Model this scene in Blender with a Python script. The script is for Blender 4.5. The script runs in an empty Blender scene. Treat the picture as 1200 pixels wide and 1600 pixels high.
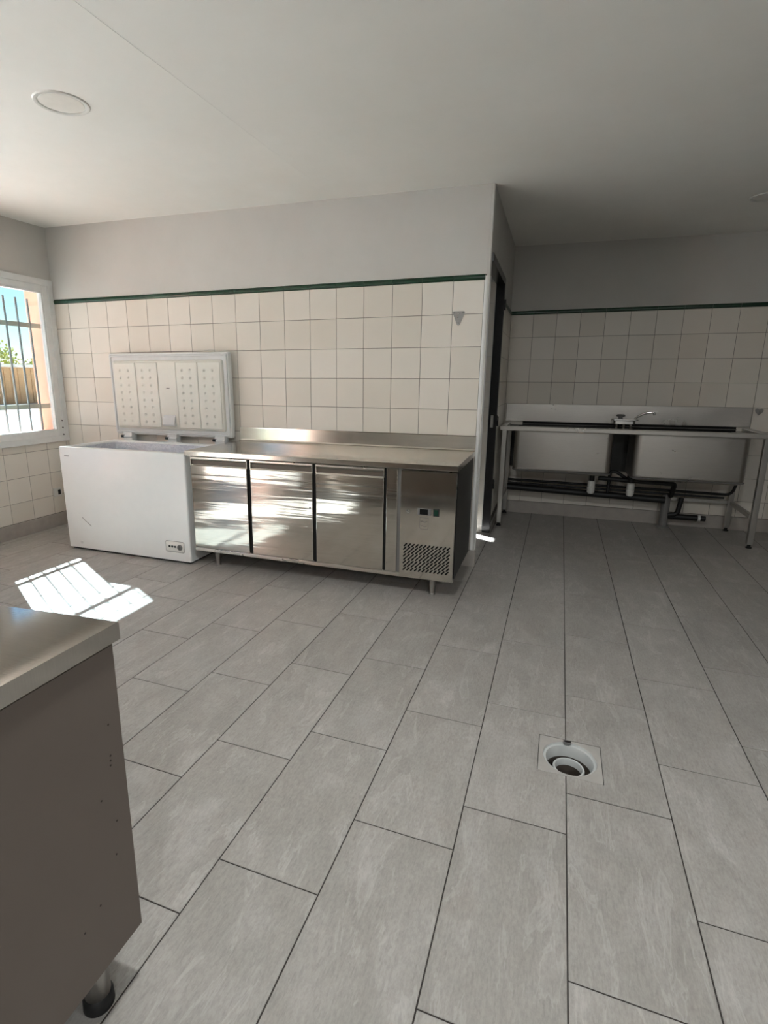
import bpy, bmesh, math, random
from mathutils import Vector, Matrix

random.seed(7)
S = bpy.context.scene
COL = S.collection
PI = math.pi

# ------------------------------------------------------------------ camera
cam_d = bpy.data.cameras.new('camera')
cam_d.sensor_fit = 'HORIZONTAL'
cam_d.sensor_width = 36.0
cam_d.lens = 838.17 * 36.0 / 1200.0
cam_d.shift_x = (600 - 552.0) / 1200.0
cam_d.shift_y = (790.78 - 800) / 1200.0
cam_d.clip_start = 0.02
cam_d.clip_end = 300
cam = bpy.data.objects.new('camera', cam_d)
COL.objects.link(cam)
cam.location = (4.0482, -3.6627, 1.2708)
cam.rotation_euler = (1.3414, -0.0042, 0.3491)
S.camera = cam

# ------------------------------------------------------------------ sky, sun, exposure
SUN_DIR = Vector((1.055, -0.60, -1.0)).normalized()      # the way the light travels
world = bpy.data.worlds.new('sky')
S.world = world
world.use_nodes = True
wn = world.node_tree.nodes
wl = world.node_tree.links
wn.clear()
sky = wn.new('ShaderNodeTexSky')
sky.sky_type = 'NISHITA'
sky.sun_disc = False
sky.sun_elevation = math.asin(-SUN_DIR.z)
sky.sun_rotation = math.atan2(-SUN_DIR.x, -SUN_DIR.y)
sky.air_density = 1.0
sky.dust_density = 0.0
sky.ozone_density = 3.0
bg = wn.new('ShaderNodeBackground')
bg.inputs['Strength'].default_value = 0.024
wo = wn.new('ShaderNodeOutputWorld')
wl.new(sky.outputs[0], bg.inputs['Color'])
wl.new(bg.outputs[0], wo.inputs['Surface'])

sun_d = bpy.data.lights.new('sun', 'SUN')
sun_d.energy = 5.0
sun_d.color = (0.94, 1.0, 1.06)
sun_d.angle = math.radians(0.55)
sun = bpy.data.objects.new('sun', sun_d)
COL.objects.link(sun)
sun.location = (-12, 8, 14)
sun.rotation_euler = SUN_DIR.to_track_quat('-Z', 'Y').to_euler()

S.view_settings.view_transform = 'Standard'
S.view_settings.look = 'None'
S.view_settings.gamma = 1.0
S.view_settings.use_curve_mapping = False
S.view_settings.exposure = 3.90
S.cycles.use_denoising = True
S.cycles.max_bounces = 14
S.cycles.diffuse_bounces = 8
S.cycles.glossy_bounces = 6
S.cycles.transparent_max_bounces = 12
S.cycles.sample_clamp_indirect = 6.0
S.cycles.blur_glossy = 0.6


# ------------------------------------------------------------------ materials
def srgb(r, g, b):
    f = lambda c: (c / 255 / 12.92) if c / 255 <= 0.04045 else ((c / 255 + 0.055) / 1.055) ** 2.4
    return (f(r), f(g), f(b), 1.0)


class NT:
    def __init__(self, name):
        self.m = bpy.data.materials.new(name)
        self.m.use_nodes = True
        self.t = self.m.node_tree
        self.b = self.t.nodes['Principled BSDF']

    def n(self, kind, **kw):
        nd = self.t.nodes.new(kind)
        for k, v in kw.items():
            if hasattr(nd, k):
                setattr(nd, k, v)
            else:
                nd.inputs[k].default_value = v
        return nd

    def l(self, a, b):
        self.t.links.new(a, b)

    def coord(self, scale=(1, 1, 1), jitter=False, out='Object'):
        tc = self.n('ShaderNodeTexCoord')
        mp = self.n('ShaderNodeMapping')
        mp.inputs['Scale'].default_value = scale
        self.l(tc.outputs[out], mp.inputs['Vector'])
        if jitter:
            oi = self.n('ShaderNodeObjectInfo')
            ml = self.n('ShaderNodeVectorMath', operation='SCALE')
            ml.inputs[0].default_value = (37.0, 51.0, 23.0)
            self.l(oi.outputs['Random'], ml.inputs['Scale'])
            self.l(ml.outputs[0], mp.inputs['Location'])
        return mp.outputs[0]

    def noise(self, vec, scale=5, detail=4, rough=0.55, dist=0.0):
        nz = self.n('ShaderNodeTexNoise')
        nz.inputs['Scale'].default_value = scale
        nz.inputs['Detail'].default_value = detail
        nz.inputs['Roughness'].default_value = rough
        nz.inputs['Distortion'].default_value = dist
        self.l(vec, nz.inputs['Vector'])
        return nz.outputs['Fac']

    def ramp(self, fac, stops):
        r = self.n('ShaderNodeValToRGB')
        e = r.color_ramp.elements
        while len(e) < len(stops):
            e.new(0.5)
        for el, (p, c) in zip(e, stops):
            el.position = p
            el.color = c
        self.l(fac, r.inputs['Fac'])
        return r.outputs['Color']

    def mix(self, fac, a, b, mode='MIX'):
        m = self.n('ShaderNodeMix', data_type='RGBA', blend_type=mode)
        for s, v in ((0, fac), (6, a), (7, b)):
            if hasattr(v, 'links'):
                self.l(v, m.inputs[s])
            else:
                m.inputs[s].default_value = v
        return m.outputs[2]

    def bump(self, h, strength=0.1, dist=0.002):
        b = self.n('ShaderNodeBump')
        b.inputs['Strength'].default_value = strength
        b.inputs['Distance'].default_value = dist
        self.l(h, b.inputs['Height'])
        self.l(b.outputs[0], self.b.inputs['Normal'])

    def set(self, **kw):
        for k, v in kw.items():
            k = {'color': 'Base Color', 'rough': 'Roughness', 'metal': 'Metallic', 'spec': 'Specular IOR Level', 'coat': 'Coat Weight'}[k]
            if hasattr(v, 'links'):
                self.l(v, self.b.inputs[k])
            else:
                self.b.inputs[k].default_value = v
        return self


def plain(name, c, rough=0.5, metal=0.0, spec=0.5, var=0.04):
    """one colour with a faint mottled grain"""
    t = NT(name)
    v = t.coord()
    f = t.noise(v, 14, 3)
    lo = tuple(x * (1 - var) for x in c[:3]) + (1,)
    hi = tuple(min(1, x * (1 + var)) for x in c[:3]) + (1,)
    t.set(color=t.ramp(f, [(0.3, lo), (0.7, hi)]), rough=rough, metal=metal, spec=spec)
    return t.m


M = {}

# floor: grey-beige porcelain with fine veins running along each tile
t = NT('floor_tile_porcelain')
v = t.coord((4.0, 2.0, 1), jitter=True)
f1 = t.noise(v, 2.4, 6, 0.62, 0.6)
f2 = t.noise(t.coord((74, 9.0, 1), jitter=True), 2.6, 5, 0.68, 0.5)
f3 = t.noise(t.coord((1, 0.45, 1), jitter=True), 150, 4, 0.75)
f4 = t.noise(t.coord((7.5, 1.7, 1), jitter=True), 1.8, 5, 0.62, 0.7)
c1 = t.ramp(f1, [(0.30, srgb(159, 155, 149)), (0.52, srgb(168, 164, 158)), (0.72, srgb(179, 175, 170))])
c2 = t.ramp(f2, [(0.32, (0.80, 0.795, 0.79, 1)), (0.48, (0.96, 0.96, 0.96, 1)), (0.62, (1, 1, 1, 1))])
c = t.mix(0.75, c1, c2, 'MULTIPLY')
c = t.mix(0.8, c, t.ramp(f3, [(0.36, (0.80, 0.80, 0.80, 1)), (0.60, (1.0, 1.0, 1.0, 1))]), 'MULTIPLY')
c = t.mix(t.ramp(f4, [(0.575, (0, 0, 0, 1)), (0.60, (0.26, 0.26, 0.26, 1)), (0.63, (0.05, 0.05, 0.05, 1))]), c, srgb(206, 203, 199))
oi = t.n('ShaderNodeObjectInfo')
c = t.mix(1.0, c, t.ramp(oi.outputs['Random'], [(0, (0.93, 0.93, 0.93, 1)), (1, (1.0, 1.0, 1.0, 1))]), 'MULTIPLY')
t.set(color=c, rough=t.ramp(f2, [(0.3, (0.42,) * 3 + (1,)), (0.7, (0.34,) * 3 + (1,))]), spec=0.42)
t.bump(f2, 0.10, 0.001)
M['floor'] = t.m
M['floor_grout'] = plain('floor_grout', srgb(58, 53, 50), 0.9, var=0.15)

# glazed ivory wall tiles
t = NT('ivory_wall_tile')
v = t.coord((1, 1, 1), jitter=True)
f = t.noise(v, 4, 3)
oi = t.n('ShaderNodeObjectInfo')
c = t.ramp(oi.outputs['Random'], [(0, srgb(218, 211, 200)), (1, srgb(226, 220, 211))])
c = t.mix(0.5, c, t.ramp(f, [(0.3, (0.95, 0.945, 0.93, 1)), (0.7, (1, 1, 1, 1))]), 'MULTIPLY')
t.set(color=c, rough=0.32, spec=0.4)
t.bump(f, 0.06, 0.004)
M['tile'] = t.m
t = NT('green_border_tile')
v = t.coord((1, 1, 1), jitter=True)
t.set(color=t.ramp(t.noise(v, 30, 3), [(0.3, srgb(8, 44, 26)), (0.7, srgb(18, 66, 40))]), rough=0.28)
M['green'] = t.m
M['wall_grout'] = plain('wall_grout', srgb(104, 97, 88), 0.9, var=0.12)
M['skirting'] = plain('skirting_tile', srgb(165, 158, 151), 0.4, var=0.08)

# matt painted plaster, faint roller marks and scuffs
t = NT('painted_plaster')
v = t.coord((1, 1, 1))
f = t.noise(v, 1.7, 6, 0.6)
f2 = t.noise(v, 60, 3)
t.set(color=t.ramp(f, [(0.3, srgb(196, 194, 190)), (0.7, srgb(204, 202, 198))]), rough=0.75, spec=0.2)
t.bump(f2, 0.12, 0.002)
M['plaster'] = t.m
t = NT('ceiling_paint')
v = t.coord((1, 1, 1))
f = t.noise(v, 1.3, 6, 0.65)
f2 = t.noise(v, 70, 3)
vs = t.coord((6, 1.2, 1))
sc = t.noise(vs, 2.2, 6, 0.7, 0.6)
c = t.ramp(f, [(0.3, srgb(232, 230, 224)), (0.7, srgb(239, 237, 232))])
c = t.mix(0.35, c, t.ramp(sc, [(0.66, (1, 1, 1, 1)), (0.76, (0.88, 0.87, 0.85, 1))]), 'MULTIPLY')
t.set(color=c, rough=0.6, spec=0.25)
t.bump(f2, 0.10, 0.002)
M['ceiling'] = t.m
M['pink'] = plain('salmon_render', srgb(244, 190, 166), 0.9, spec=0.1, var=0.06)
M['pvc'] = plain('white_pvc', srgb(226, 227, 226), 0.32)
M['white_trim'] = plain('white_corner_trim', srgb(240, 240, 238), 0.3)


def steel(name, c, rough, brush=(2.5, 2.5, 130), wave=0.0, smudge=0.25, wavescale=(1.2, 1.2, 24)):
    t = NT(name)
    v = t.coord(brush)
    f = t.noise(v, 4, 4, 0.6)
    v2 = t.coord((1, 1, 1))
    sm = t.noise(v2, 5, 5, 0.6, 0.4)
    lo = tuple(x * 0.9 for x in c[:3]) + (1,)
    t.set(color=t.ramp(f, [(0.3, lo), (0.7, c)]), metal=1.0)
    m = t.n('ShaderNodeMath', operation='MULTIPLY_ADD')
    m.inputs[1].default_value = smudge
    m.inputs[2].default_value = rough - smudge * 0.5
    t.l(sm, m.inputs[0])
    t.set(rough=m.outputs[0])
    if wave:
        w = t.noise(t.coord(wavescale), 1.0, 2, 0.4, 0.5)
        b1 = t.n('ShaderNodeBump')
        b1.inputs['Strength'].default_value = wave
        b1.inputs['Distance'].default_value = 0.004
        t.l(w, b1.inputs['Height'])
        b2 = t.n('ShaderNodeBump')
        b2.inputs['Strength'].default_value = 0.05
        b2.inputs['Distance'].default_value = 0.0006
        t.l(f, b2.inputs['Height'])
        t.l(b1.outputs[0], b2.inputs['Normal'])
        t.l(b2.outputs[0], t.b.inputs['Normal'])
    else:
        t.bump(f, 0.05, 0.0006)
    return t.m


STEEL = (0.66, 0.62, 0.56, 1)
M['steel_door'] = steel('brushed_steel_door', STEEL, 0.085, wave=0.25, smudge=0.05, wavescale=(1.3, 1.3, 26))
M['steel_top'] = steel('brushed_steel_worktop', STEEL, 0.14, brush=(2.5, 130, 2.5), smudge=0.08)
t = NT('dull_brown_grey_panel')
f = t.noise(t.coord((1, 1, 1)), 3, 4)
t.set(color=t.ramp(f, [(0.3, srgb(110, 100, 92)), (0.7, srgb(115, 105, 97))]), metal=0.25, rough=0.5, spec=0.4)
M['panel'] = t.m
M['steel_bright'] = steel('polished_steel_top', (0.58, 0.55, 0.51, 1), 0.075, brush=(2.5, 130, 2.5), smudge=0.04)
M['steel'] = steel('brushed_steel', STEEL, 0.28, smudge=0.06)
M['steel_old'] = steel('worn_sink_steel', (0.56, 0.535, 0.50, 1), 0.34, smudge=0.4)
M['recess'] = plain('recess_shade', (0.11, 0.09, 0.072, 1), 0.5, 0.5)
M['shade_steel'] = plain('steel_shade_dark', (0.05, 0.05, 0.047, 1), 0.5, 0.4)  # stands in for shadow and dark reflections on steel
M['steel_tube'] = steel('steel_tube', (0.48, 0.46, 0.43, 1), 0.36, brush=(60, 60, 2))
M['hook_metal'] = plain('dull_hook_metal', (0.30, 0.29, 0.275, 1), 0.45, 0.7)
M['grime'] = plain('brown_drain_grime', srgb(70, 62, 55), 0.7, var=0.35)
M['chrome'] = plain('chrome', (0.75, 0.74, 0.72, 1), 0.12, 1.0)
M['alu'] = plain('embossed_aluminium', (0.72, 0.74, 0.78, 1), 0.28, 1.0, var=0.1)
M['enamel'] = plain('white_enamel', srgb(222, 224, 223), 0.28, var=0.012)
M['liner'] = plain('freezer_lid_liner', srgb(218, 217, 208), 0.35, var=0.02)
M['gasket'] = plain('grey_gasket', srgb(206, 208, 208), 0.5)
M['black'] = plain('black_rubber', srgb(20, 20, 21), 0.5)
M['dark'] = plain('gap_shade', srgb(14, 13, 12), 0.8)  # near-black standing in for the shade inside gaps
M['frame_black'] = plain('black_lacquered_metal', srgb(26, 25, 26), 0.25, spec=0.6)
M['dim_plastic'] = plain('grey_plastic', srgb(120, 118, 116), 0.4)
M['white_plastic'] = plain('white_plastic', srgb(214, 213, 208), 0.35)
M['off_white'] = plain('aged_white_plastic', srgb(190, 192, 190), 0.4, var=0.08)
M['green_switch'] = plain('dark_green_switch', srgb(10, 52, 38), 0.25)
M['screen'] = plain('black_display', srgb(8, 8, 9), 0.1)
M['bars'] = plain('grey_painted_bars', srgb(150, 160, 162), 0.5)
M['rails'] = plain('weathered_green_grey_rails', srgb(206, 210, 192), 0.6)
M['dirt'] = plain('dark_sediment', srgb(34, 26, 22), 0.9, var=0.4)
M['scratch'] = plain('grey_scuff', srgb(104, 102, 100), 0.7)
M['lamp'] = plain('opal_downlight_cover', srgb(226, 223, 216), 0.35)
M['fence'] = plain('tan_panel_render', srgb(214, 164, 118), 0.9, var=0.16)
M['coping'] = plain('pale_coping', srgb(240, 228, 214), 0.9)
M['bark'] = plain('bark', srgb(92, 74, 58), 0.9, var=0.3)
t = NT('foliage_green')
oi = t.n('ShaderNodeTexCoord')
f = t.noise(oi.outputs['Object'], 1.2, 4)
t.set(color=t.ramp(f, [(0.3, srgb(96, 116, 52)), (0.7, srgb(176, 178, 84))]), rough=0.7)
M['leaf'] = t.m
t = NT('pale_gravel')
f = t.noise(t.coord(), 3, 6, 0.7)
t.set(color=t.ramp(f, [(0.3, srgb(196, 190, 184)), (0.7, srgb(216, 210, 204))]), rough=0.95)
M['gravel'] = t.m

# clear window glass: straight-through with a mirror share
def glass(name, tint):
    t = NT(name)
    tr = t.n('ShaderNodeBsdfTransparent')
    tr.inputs['Color'].default_value = tint
    gl = t.n('ShaderNodeBsdfGlossy')
    gl.inputs['Roughness'].default_value = 0.02
    lw = t.n('ShaderNodeLayerWeight')
    lw.inputs['Blend'].default_value = 0.5
    pw = t.n('ShaderNodeMath', operation='POWER')
    pw.inputs[1].default_value = 5.0
    t.l(lw.outputs['Facing'], pw.inputs[0])
    fr = t.n('ShaderNodeMath', operation='MULTIPLY_ADD')
    fr.inputs[1].default_value = 0.9
    fr.inputs[2].default_value = 0.04
    t.l(pw.outputs[0], fr.inputs[0])
    mx = t.n('ShaderNodeMixShader')
    t.l(fr.outputs[0], mx.inputs[0])
    t.l(tr.outputs[0], mx.inputs[1])
    t.l(gl.outputs[0], mx.inputs[2])
    t.l(mx.outputs[0], t.t.nodes['Material Output'].inputs['Surface'])
    return t.m


M['glass'] = glass('clear_window_glass', (0.90, 0.93, 0.93, 1))
M['glass_tinted'] = glass('dimming_window_glass', (0.58, 0.63, 0.63, 1))  # tint added so the bright yard does not burn out


# ------------------------------------------------------------------ mesh helpers
class MB:
    """collects shapes into one mesh"""

    def __init__(self):
        self.v, self.f, self.mi = [], [], []

    def add(self, vs, fs, mi=0):
        o = len(self.v)
        self.v += [tuple(p) for p in vs]
        self.f += [tuple(i + o for i in f) for f in fs]
        self.mi += [mi] * len(fs)
        return self

    def box(self, x0, x1, y0, y1, z0, z1, bev=0.0, mi=0, seg=2):
        if not bev:
            vs = [(x, y, z) for z in (z0, z1) for y in (y0, y1) for x in (x0, x1)]
            fs = [(0, 2, 3, 1), (4, 5, 7, 6), (0, 1, 5, 4), (2, 6, 7, 3), (0, 4, 6, 2), (1, 3, 7, 5)]
            return self.add(vs, fs, mi)
        bm = bmesh.new()
        bmesh.ops.create_cube(bm, size=1)
        for q in bm.verts:
            q.co = Vector(((x0 + x1) / 2 + q.co.x * (x1 - x0), (y0 + y1) / 2 + q.co.y * (y1 - y0), (z0 + z1) / 2 + q.co.z * (z1 - z0)))
        bmesh.ops.bevel(bm, geom=bm.edges[:], offset=bev, segments=seg, profile=0.5, affect='EDGES')
        return self.bm(bm, mi)

    def bm(self, bm, mi=0):
        bm.verts.index_update()
        self.add([q.co for q in bm.verts], [[q.index for q in f.verts] for f in bm.faces], mi)
        bm.free()
        return self

    def prism(self, pts, z0, z1, mp=lambda x, y, z: (x, y, z), mi=0):
        n = len(pts)
        vs = [mp(x, y, z0) for x, y in pts] + [mp(x, y, z1) for x, y in pts]
        fs = [tuple(range(n))[::-1], tuple(range(n, 2 * n))] + [(i, (i + 1) % n, n + (i + 1) % n, n + i) for i in range(n)]
        return self.add(vs, fs, mi)

    def tube(self, path, r, n=12, cap=True, mi=0):
        """round bar along a list of points; r a number or one per point"""
        path = [Vector(p) for p in path]
        rs = r if isinstance(r, (list, tuple)) else [r] * len(path)
        up = None
        vs, fs = [], []
        for i, p in enumerate(path):
            d = (path[min(i + 1, len(path) - 1)] - path[max(i - 1, 0)]).normalized()
            if up is None:
                up = d.orthogonal().normalized()
            a = (up - d * up.dot(d)).normalized()
            up = a
            b = d.cross(a)
            for k in range(n):
                an = 2 * PI * k / n
                vs.append(p + (a * math.cos(an) + b * math.sin(an)) * rs[i])
        for i in range(len(path) - 1):
            for k in range(n):
                fs.append((i * n + k, i * n + (k + 1) % n, (i + 1) * n + (k + 1) % n, (i + 1) * n + k))
        if cap:
            fs.append(tuple(range(n))[::-1])
            fs.append(tuple(range((len(path) - 1) * n, len(path) * n)))
        return self.add(vs, fs, mi)

    def lathe(self, prof, c=(0, 0, 0), n=32, mi=0, mp=None):
        """profile of (radius, height) turned about the z axis at c"""
        vs, fs = [], []
        for r, z in prof:
            for k in range(n):
                a = 2 * PI * k / n
                p = (r * math.cos(a), r * math.sin(a), z)
                if mp:
                    p = mp(*p)
                vs.append((c[0] + p[0], c[1] + p[1], c[2] + p[2]))
        for i in range(len(prof) - 1):
            for k in range(n):
                fs.append((i * n + k, i * n + (k + 1) % n, (i + 1) * n + (k + 1) % n, (i + 1) * n + k))
        if prof[0][0] > 1e-6:
            fs.append(tuple(range(n))[::-1])
        if prof[-1][0] > 1e-6:
            fs.append(tuple(range((len(prof) - 1) * n, len(prof) * n)))
        return self.add(vs, fs, mi)

    def loft(self, secs, close=True, mi=0, cap0=False, cap1=False):
        n = len(secs[0])
        vs = [p for s in secs for p in s]
        fs = []
        for i in range(len(secs) - 1):
            for k in range(n):
                fs.append((i * n + k, i * n + (k + 1) % n, (i + 1) * n + (k + 1) % n, (i + 1) * n + k))
        if cap0:
            fs.append(tuple(range(n))[::-1])
        if cap1:
            fs.append(tuple(range((len(secs) - 1) * n, len(secs) * n)))
        return self.add(vs, fs, mi)

    def mesh(self, name, mats, smooth=False):
        me = bpy.data.meshes.new(name)
        me.from_pydata(self.v, [], self.f)
        for m in (mats if isinstance(mats, (list, tuple)) else [mats]):
            me.materials.append(m)
        me.polygons.foreach_set('material_index', self.mi)
        bm = bmesh.new()
        bm.from_mesh(me)
        bmesh.ops.remove_doubles(bm, verts=bm.verts, dist=1e-6)
        bmesh.ops.recalc_face_normals(bm, faces=bm.faces)
        bm.to_mesh(me)
        bm.free()
        me.update()
        if smooth:
            me.shade_smooth()
            try:
                me.set_sharp_from_angle(angle=math.radians(38))
            except Exception:
                pass
        return me

    def build(self, name, mats, parent=None, smooth=False, loc=None):
        o = bpy.data.objects.new(name, self.mesh(name, mats, smooth))
        COL.objects.link(o)
        if parent:
            o.parent = parent
        if loc:
            o.location = loc
        return o


def empty(name, loc=(0, 0, 0)):
    o = bpy.data.objects.new(name, None)
    o.empty_display_size = 0.1
    COL.objects.link(o)
    o.location = loc
    return o


def tag(o, label, cat=None, group=None, kind=None):
    o['label'] = label
    if cat:
        o['category'] = cat
    if group:
        o['group'] = group
    if kind:
        o['kind'] = kind
    return o


def struct(o, label, cat):
    return tag(o, label, cat, kind='structure')


def rrect(x0, x1, y0, y1, r, n=6):
    pts = []
    for cx, cy, a0 in ((x1 - r, y1 - r, 0), (x0 + r, y1 - r, 90), (x0 + r, y0 + r, 180), (x1 - r, y0 + r, 270)):
        for k in range(n + 1):
            a = math.radians(a0 + 90 * k / n)
            pts.append((cx + r * math.cos(a), cy + r * math.sin(a)))
    return pts


# ---- tiles: convex polygon with a small chamfer, local z up is the face
def inset(poly, d):
    n = len(poly)
    out = []
    for i in range(n):
        p0, p1, p2 = Vector(poly[i - 1]), Vector(poly[i]), Vector(poly[(i + 1) % n])
        e1, e2 = (p1 - p0).normalized(), (p2 - p1).normalized()
        n1, n2 = Vector((-e1.y, e1.x)), Vector((-e2.y, e2.x))
        b = n1 + n2
        k = b.length_squared
        out.append(tuple(p1 + b * (2 * d / k if k > 1e-9 else 0)))
    return out


def tile_mb(poly, h, ch, mb=None):
    mb = mb or MB()
    n = len(poly)
    top = inset(poly, ch)
    vs = [(x, y, -h) for x, y in poly] + [(x, y, -ch) for x, y in poly] + [(x, y, 0) for x, y in top]
    fs = []
    for r in (0, 1):
        for i in range(n):
            fs.append((r * n + i, r * n + (i + 1) % n, (r + 1) * n + (i + 1) % n, (r + 1) * n + i))
    fs.append(tuple(range(2 * n, 3 * n)))
    return mb.add(vs, fs)


def clip(poly, a, b, c):
    """keep a*x + b*y <= c"""
    out = []
    n = len(poly)
    for i in range(n):
        p, q = poly[i], poly[(i + 1) % n]
        dp, dq = a * p[0] + b * p[1] - c, a * q[0] + b * q[1] - c
        if dp <= 0:
            out.append(p)
        if dp * dq < 0:
            s = dp / (dp - dq)
            out.append((p[0] + (q[0] - p[0]) * s, p[1] + (q[1] - p[1]) * s))
    return out


def area(poly):
    return abs(sum(poly[i - 1][0] * poly[i][1] - poly[i][0] * poly[i - 1][1] for i in range(len(poly)))) / 2


MESHES = {}


def rect_tile(name, w, h, th, ch, mat):
    key = (name, round(w, 4), round(h, 4), mat.name)
    if key not in MESHES:
        MESHES[key] = tile_mb([(-w / 2, -h / 2), (w / 2, -h / 2), (w / 2, h / 2), (-w / 2, h / 2)], th, ch).mesh(name, mat)
    return MESHES[key]


def put(name, me, parent, loc, rot=(0, 0, 0)):
    o = bpy.data.objects.new(name, me)
    COL.objects.link(o)
    o.parent = parent
    o.location = loc
    o.rotation_euler = rot
    return o


# ------------------------------------------------------------------ room numbers
H = lambda x, y: 2.489 - 0.0145 * x + 0.016 * y            # the ceiling is a little out of level
P = 0.202                                                  # wall tile pitch
XC = 3.625                                                 # corner where the kitchen wall ends
YA = 1.798                                                 # alcove back wall
XR = 13.0                                                   # right wall
YF = -7.4                                                  # wall behind the camera
WY0, WY1, WZ0, WZ1 = -0.90, -0.03, 0.80, 2.09              # seen window hole in the left wall
WALLTH = 0.285
FYAW = -0.0136
FX, FW, FL = 4.2192, 0.2955, 0.5855
FOFF = {-7: -0.993, -6: -1.3813, -5: -1.218, -4: -1.0164, -3: -0.851, -2: -0.5929, -1: 0.1623, 0: -0.2529, 1: -0.5825, 2: -0.3692}
ca, sa = math.cos(FYAW), math.sin(FYAW)
f2w = lambda x, y: (x * ca - y * sa, x * sa + y * ca)
w2f = lambda x, y: (x * ca + y * sa, -x * sa + y * ca)
DR = (4.105, 4.308, -1.985, -1.79)                         # drain plate in the room
DFX0, DFY0 = w2f(DR[0], (DR[2] + DR[3]) / 2)[0], w2f((DR[0] + DR[1]) / 2, DR[2])[1]
DFX1, DFY1 = w2f(DR[1], (DR[2] + DR[3]) / 2)[0], w2f((DR[0] + DR[1]) / 2, DR[3])[1]

# ------------------------------------------------------------------ floor
mb = MB()
gz = -0.0016
hx0, hx1, hy0, hy1 = DR[0] + 0.004, DR[1] - 0.004, DR[2] + 0.004, DR[3] - 0.004
for b in ((-0.28, hx0, YF, 1.9), (hx1, XR + 0.1, YF, 1.9), (hx0, hx1, YF, hy0), (hx0, hx1, hy1, 1.9)):
    mb.box(*b, -0.16, gz)
floor = mb.build('floor', M['floor_grout'])
struct(floor, 'floor of long grey stone-look tiles with dark joints, laid in staggered rows', 'floor')
G = 0.0036
for c_ in range(-15, 9):
    off = FOFF.get(c_, -0.2 - 0.37 * (c_ % 5) * 0.55)
    for k in range(-6, 9):
        x0, x1 = FX + FW * c_ + G / 2, FX + FW * (c_ + 1) - G / 2
        y1 = off - FL * k - G / 2
        y0 = off - FL * (k + 1) + G / 2
        cxf, cyf = (x0 + x1) / 2, (y0 + y1) / 2
        wx, wy = f2w(cxf, cyf)
        if wx < -0.15 or wx > 7.2 or wy < -4.6 or wy > 2.12:
            continue
        if wx < 3.25 and wy > 0.33:
            continue
        base = [f2w(*q) for q in ((x0, y0), (x1, y0), (x1, y1), (x0, y1))]
        base = clip(clip(base, 0, 1, 1.84), -1, 0, 0.03)
        if len(base) < 3:
            continue
        if min(q[0] for q in base) > XC:
            parts = [base]
        else:                                              # in front of the kitchen wall, and the doorway strip
            parts = [clip(base, 0, 1, 0.04)]
            beyond = clip(clip(base, 0, -1, -0.04), -1, 0, -3.40) if max(q[1] for q in base) > 0.04 else []
            if max(q[0] for q in base) > 3.45 and len(beyond) > 2:
                joined = min(q[0] for q in base) > 3.40
                parts = [base] if joined else parts + [beyond]
        for polyw in parts:
            if len(polyw) < 3 or area(polyw) < 0.0015:
                continue
            poly = [w2f(*q) for q in polyw]
            full = len(poly) == 4 and abs(area(poly) - (x1 - x0) * (y1 - y0)) < 1e-6
            meets = x0 < DFX1 and x1 > DFX0 and y0 < DFY1 and y1 > DFY0
            if full and not meets:
                me = rect_tile('tile', x1 - x0, y1 - y0, 0.012, 0.0008, M['floor'])
                put('tile', me, floor, (*f2w(cxf, cyf), 0), (0, 0, FYAW))
                continue
            loc = [(a - cxf, b - cyf) for a, b in poly]
            mb = MB()
            if meets:
                g = 0.0022
                a0, a1, b0, b1 = DFX0 - g - cxf, DFX1 + g - cxf, DFY0 - g - cyf, DFY1 + g - cyf
                band = clip(clip(loc, 0, -1, -b0), 0, 1, b1)
                for pc in (clip(loc, 0, 1, b0), clip(loc, 0, -1, -b1), clip(band, 1, 0, a0), clip(band, -1, 0, -a1)):
                    if len(pc) > 2 and area(pc) > 1e-5:
                        mb.prism(pc, -0.012, 0)
            else:
                tile_mb(loc, 0.012, 0.0011, mb)
            put('tile', mb.mesh('tile', M['floor']), floor, (*f2w(cxf, cyf), 0), (0, 0, FYAW))

# ------------------------------------------------------------------ ceiling
mb = MB()
cs = [(-0.28, YF - 0.1), (XR + 0.1, YF - 0.1), (XR + 0.1, 1.95), (3.3, 1.95), (3.3, 0.08), (-0.28, 0.08)]
vs = [(x, y, H(x, y)) for x, y in cs] + [(x, y, H(x, y) + 0.2) for x, y in cs]
n = len(cs)
mb.add(vs, [tuple(range(n)), tuple(range(n, 2 * n))] + [(i, (i + 1) % n, n + (i + 1) % n, n + i) for i in range(n)])
ceiling = mb.build('ceiling', M['ceiling'])
struct(ceiling, 'plain off-white painted plaster ceiling with faint scuffs', 'ceiling')
mb = MB()
jp = [(2.555, YF), (2.552, -2.0), (2.560, -1.5), (2.568, -0.9), (2.59, -0.02)]
for a, b in zip(jp, jp[1:]):
    w_ = 0.0028
    vs = []
    for (x, y) in (a, b):
        for dx, dz in ((-w_ * 2.5, 0.0004), (-w_ * 0.4, -0.0009), (w_ * 0.4, 0.0004), (w_ * 2.0, -0.0005), (w_ * 3.5, 0.0004)):
            vs.append((x + dx, y, H(x, y) + dz))
    mb.add(vs, [(i, i + 1, 6 + i, 5 + i) for i in range(4)])
mb.build('plasterboard_joint', M['ceiling'], ceiling)


FILL_W = 3.5


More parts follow.
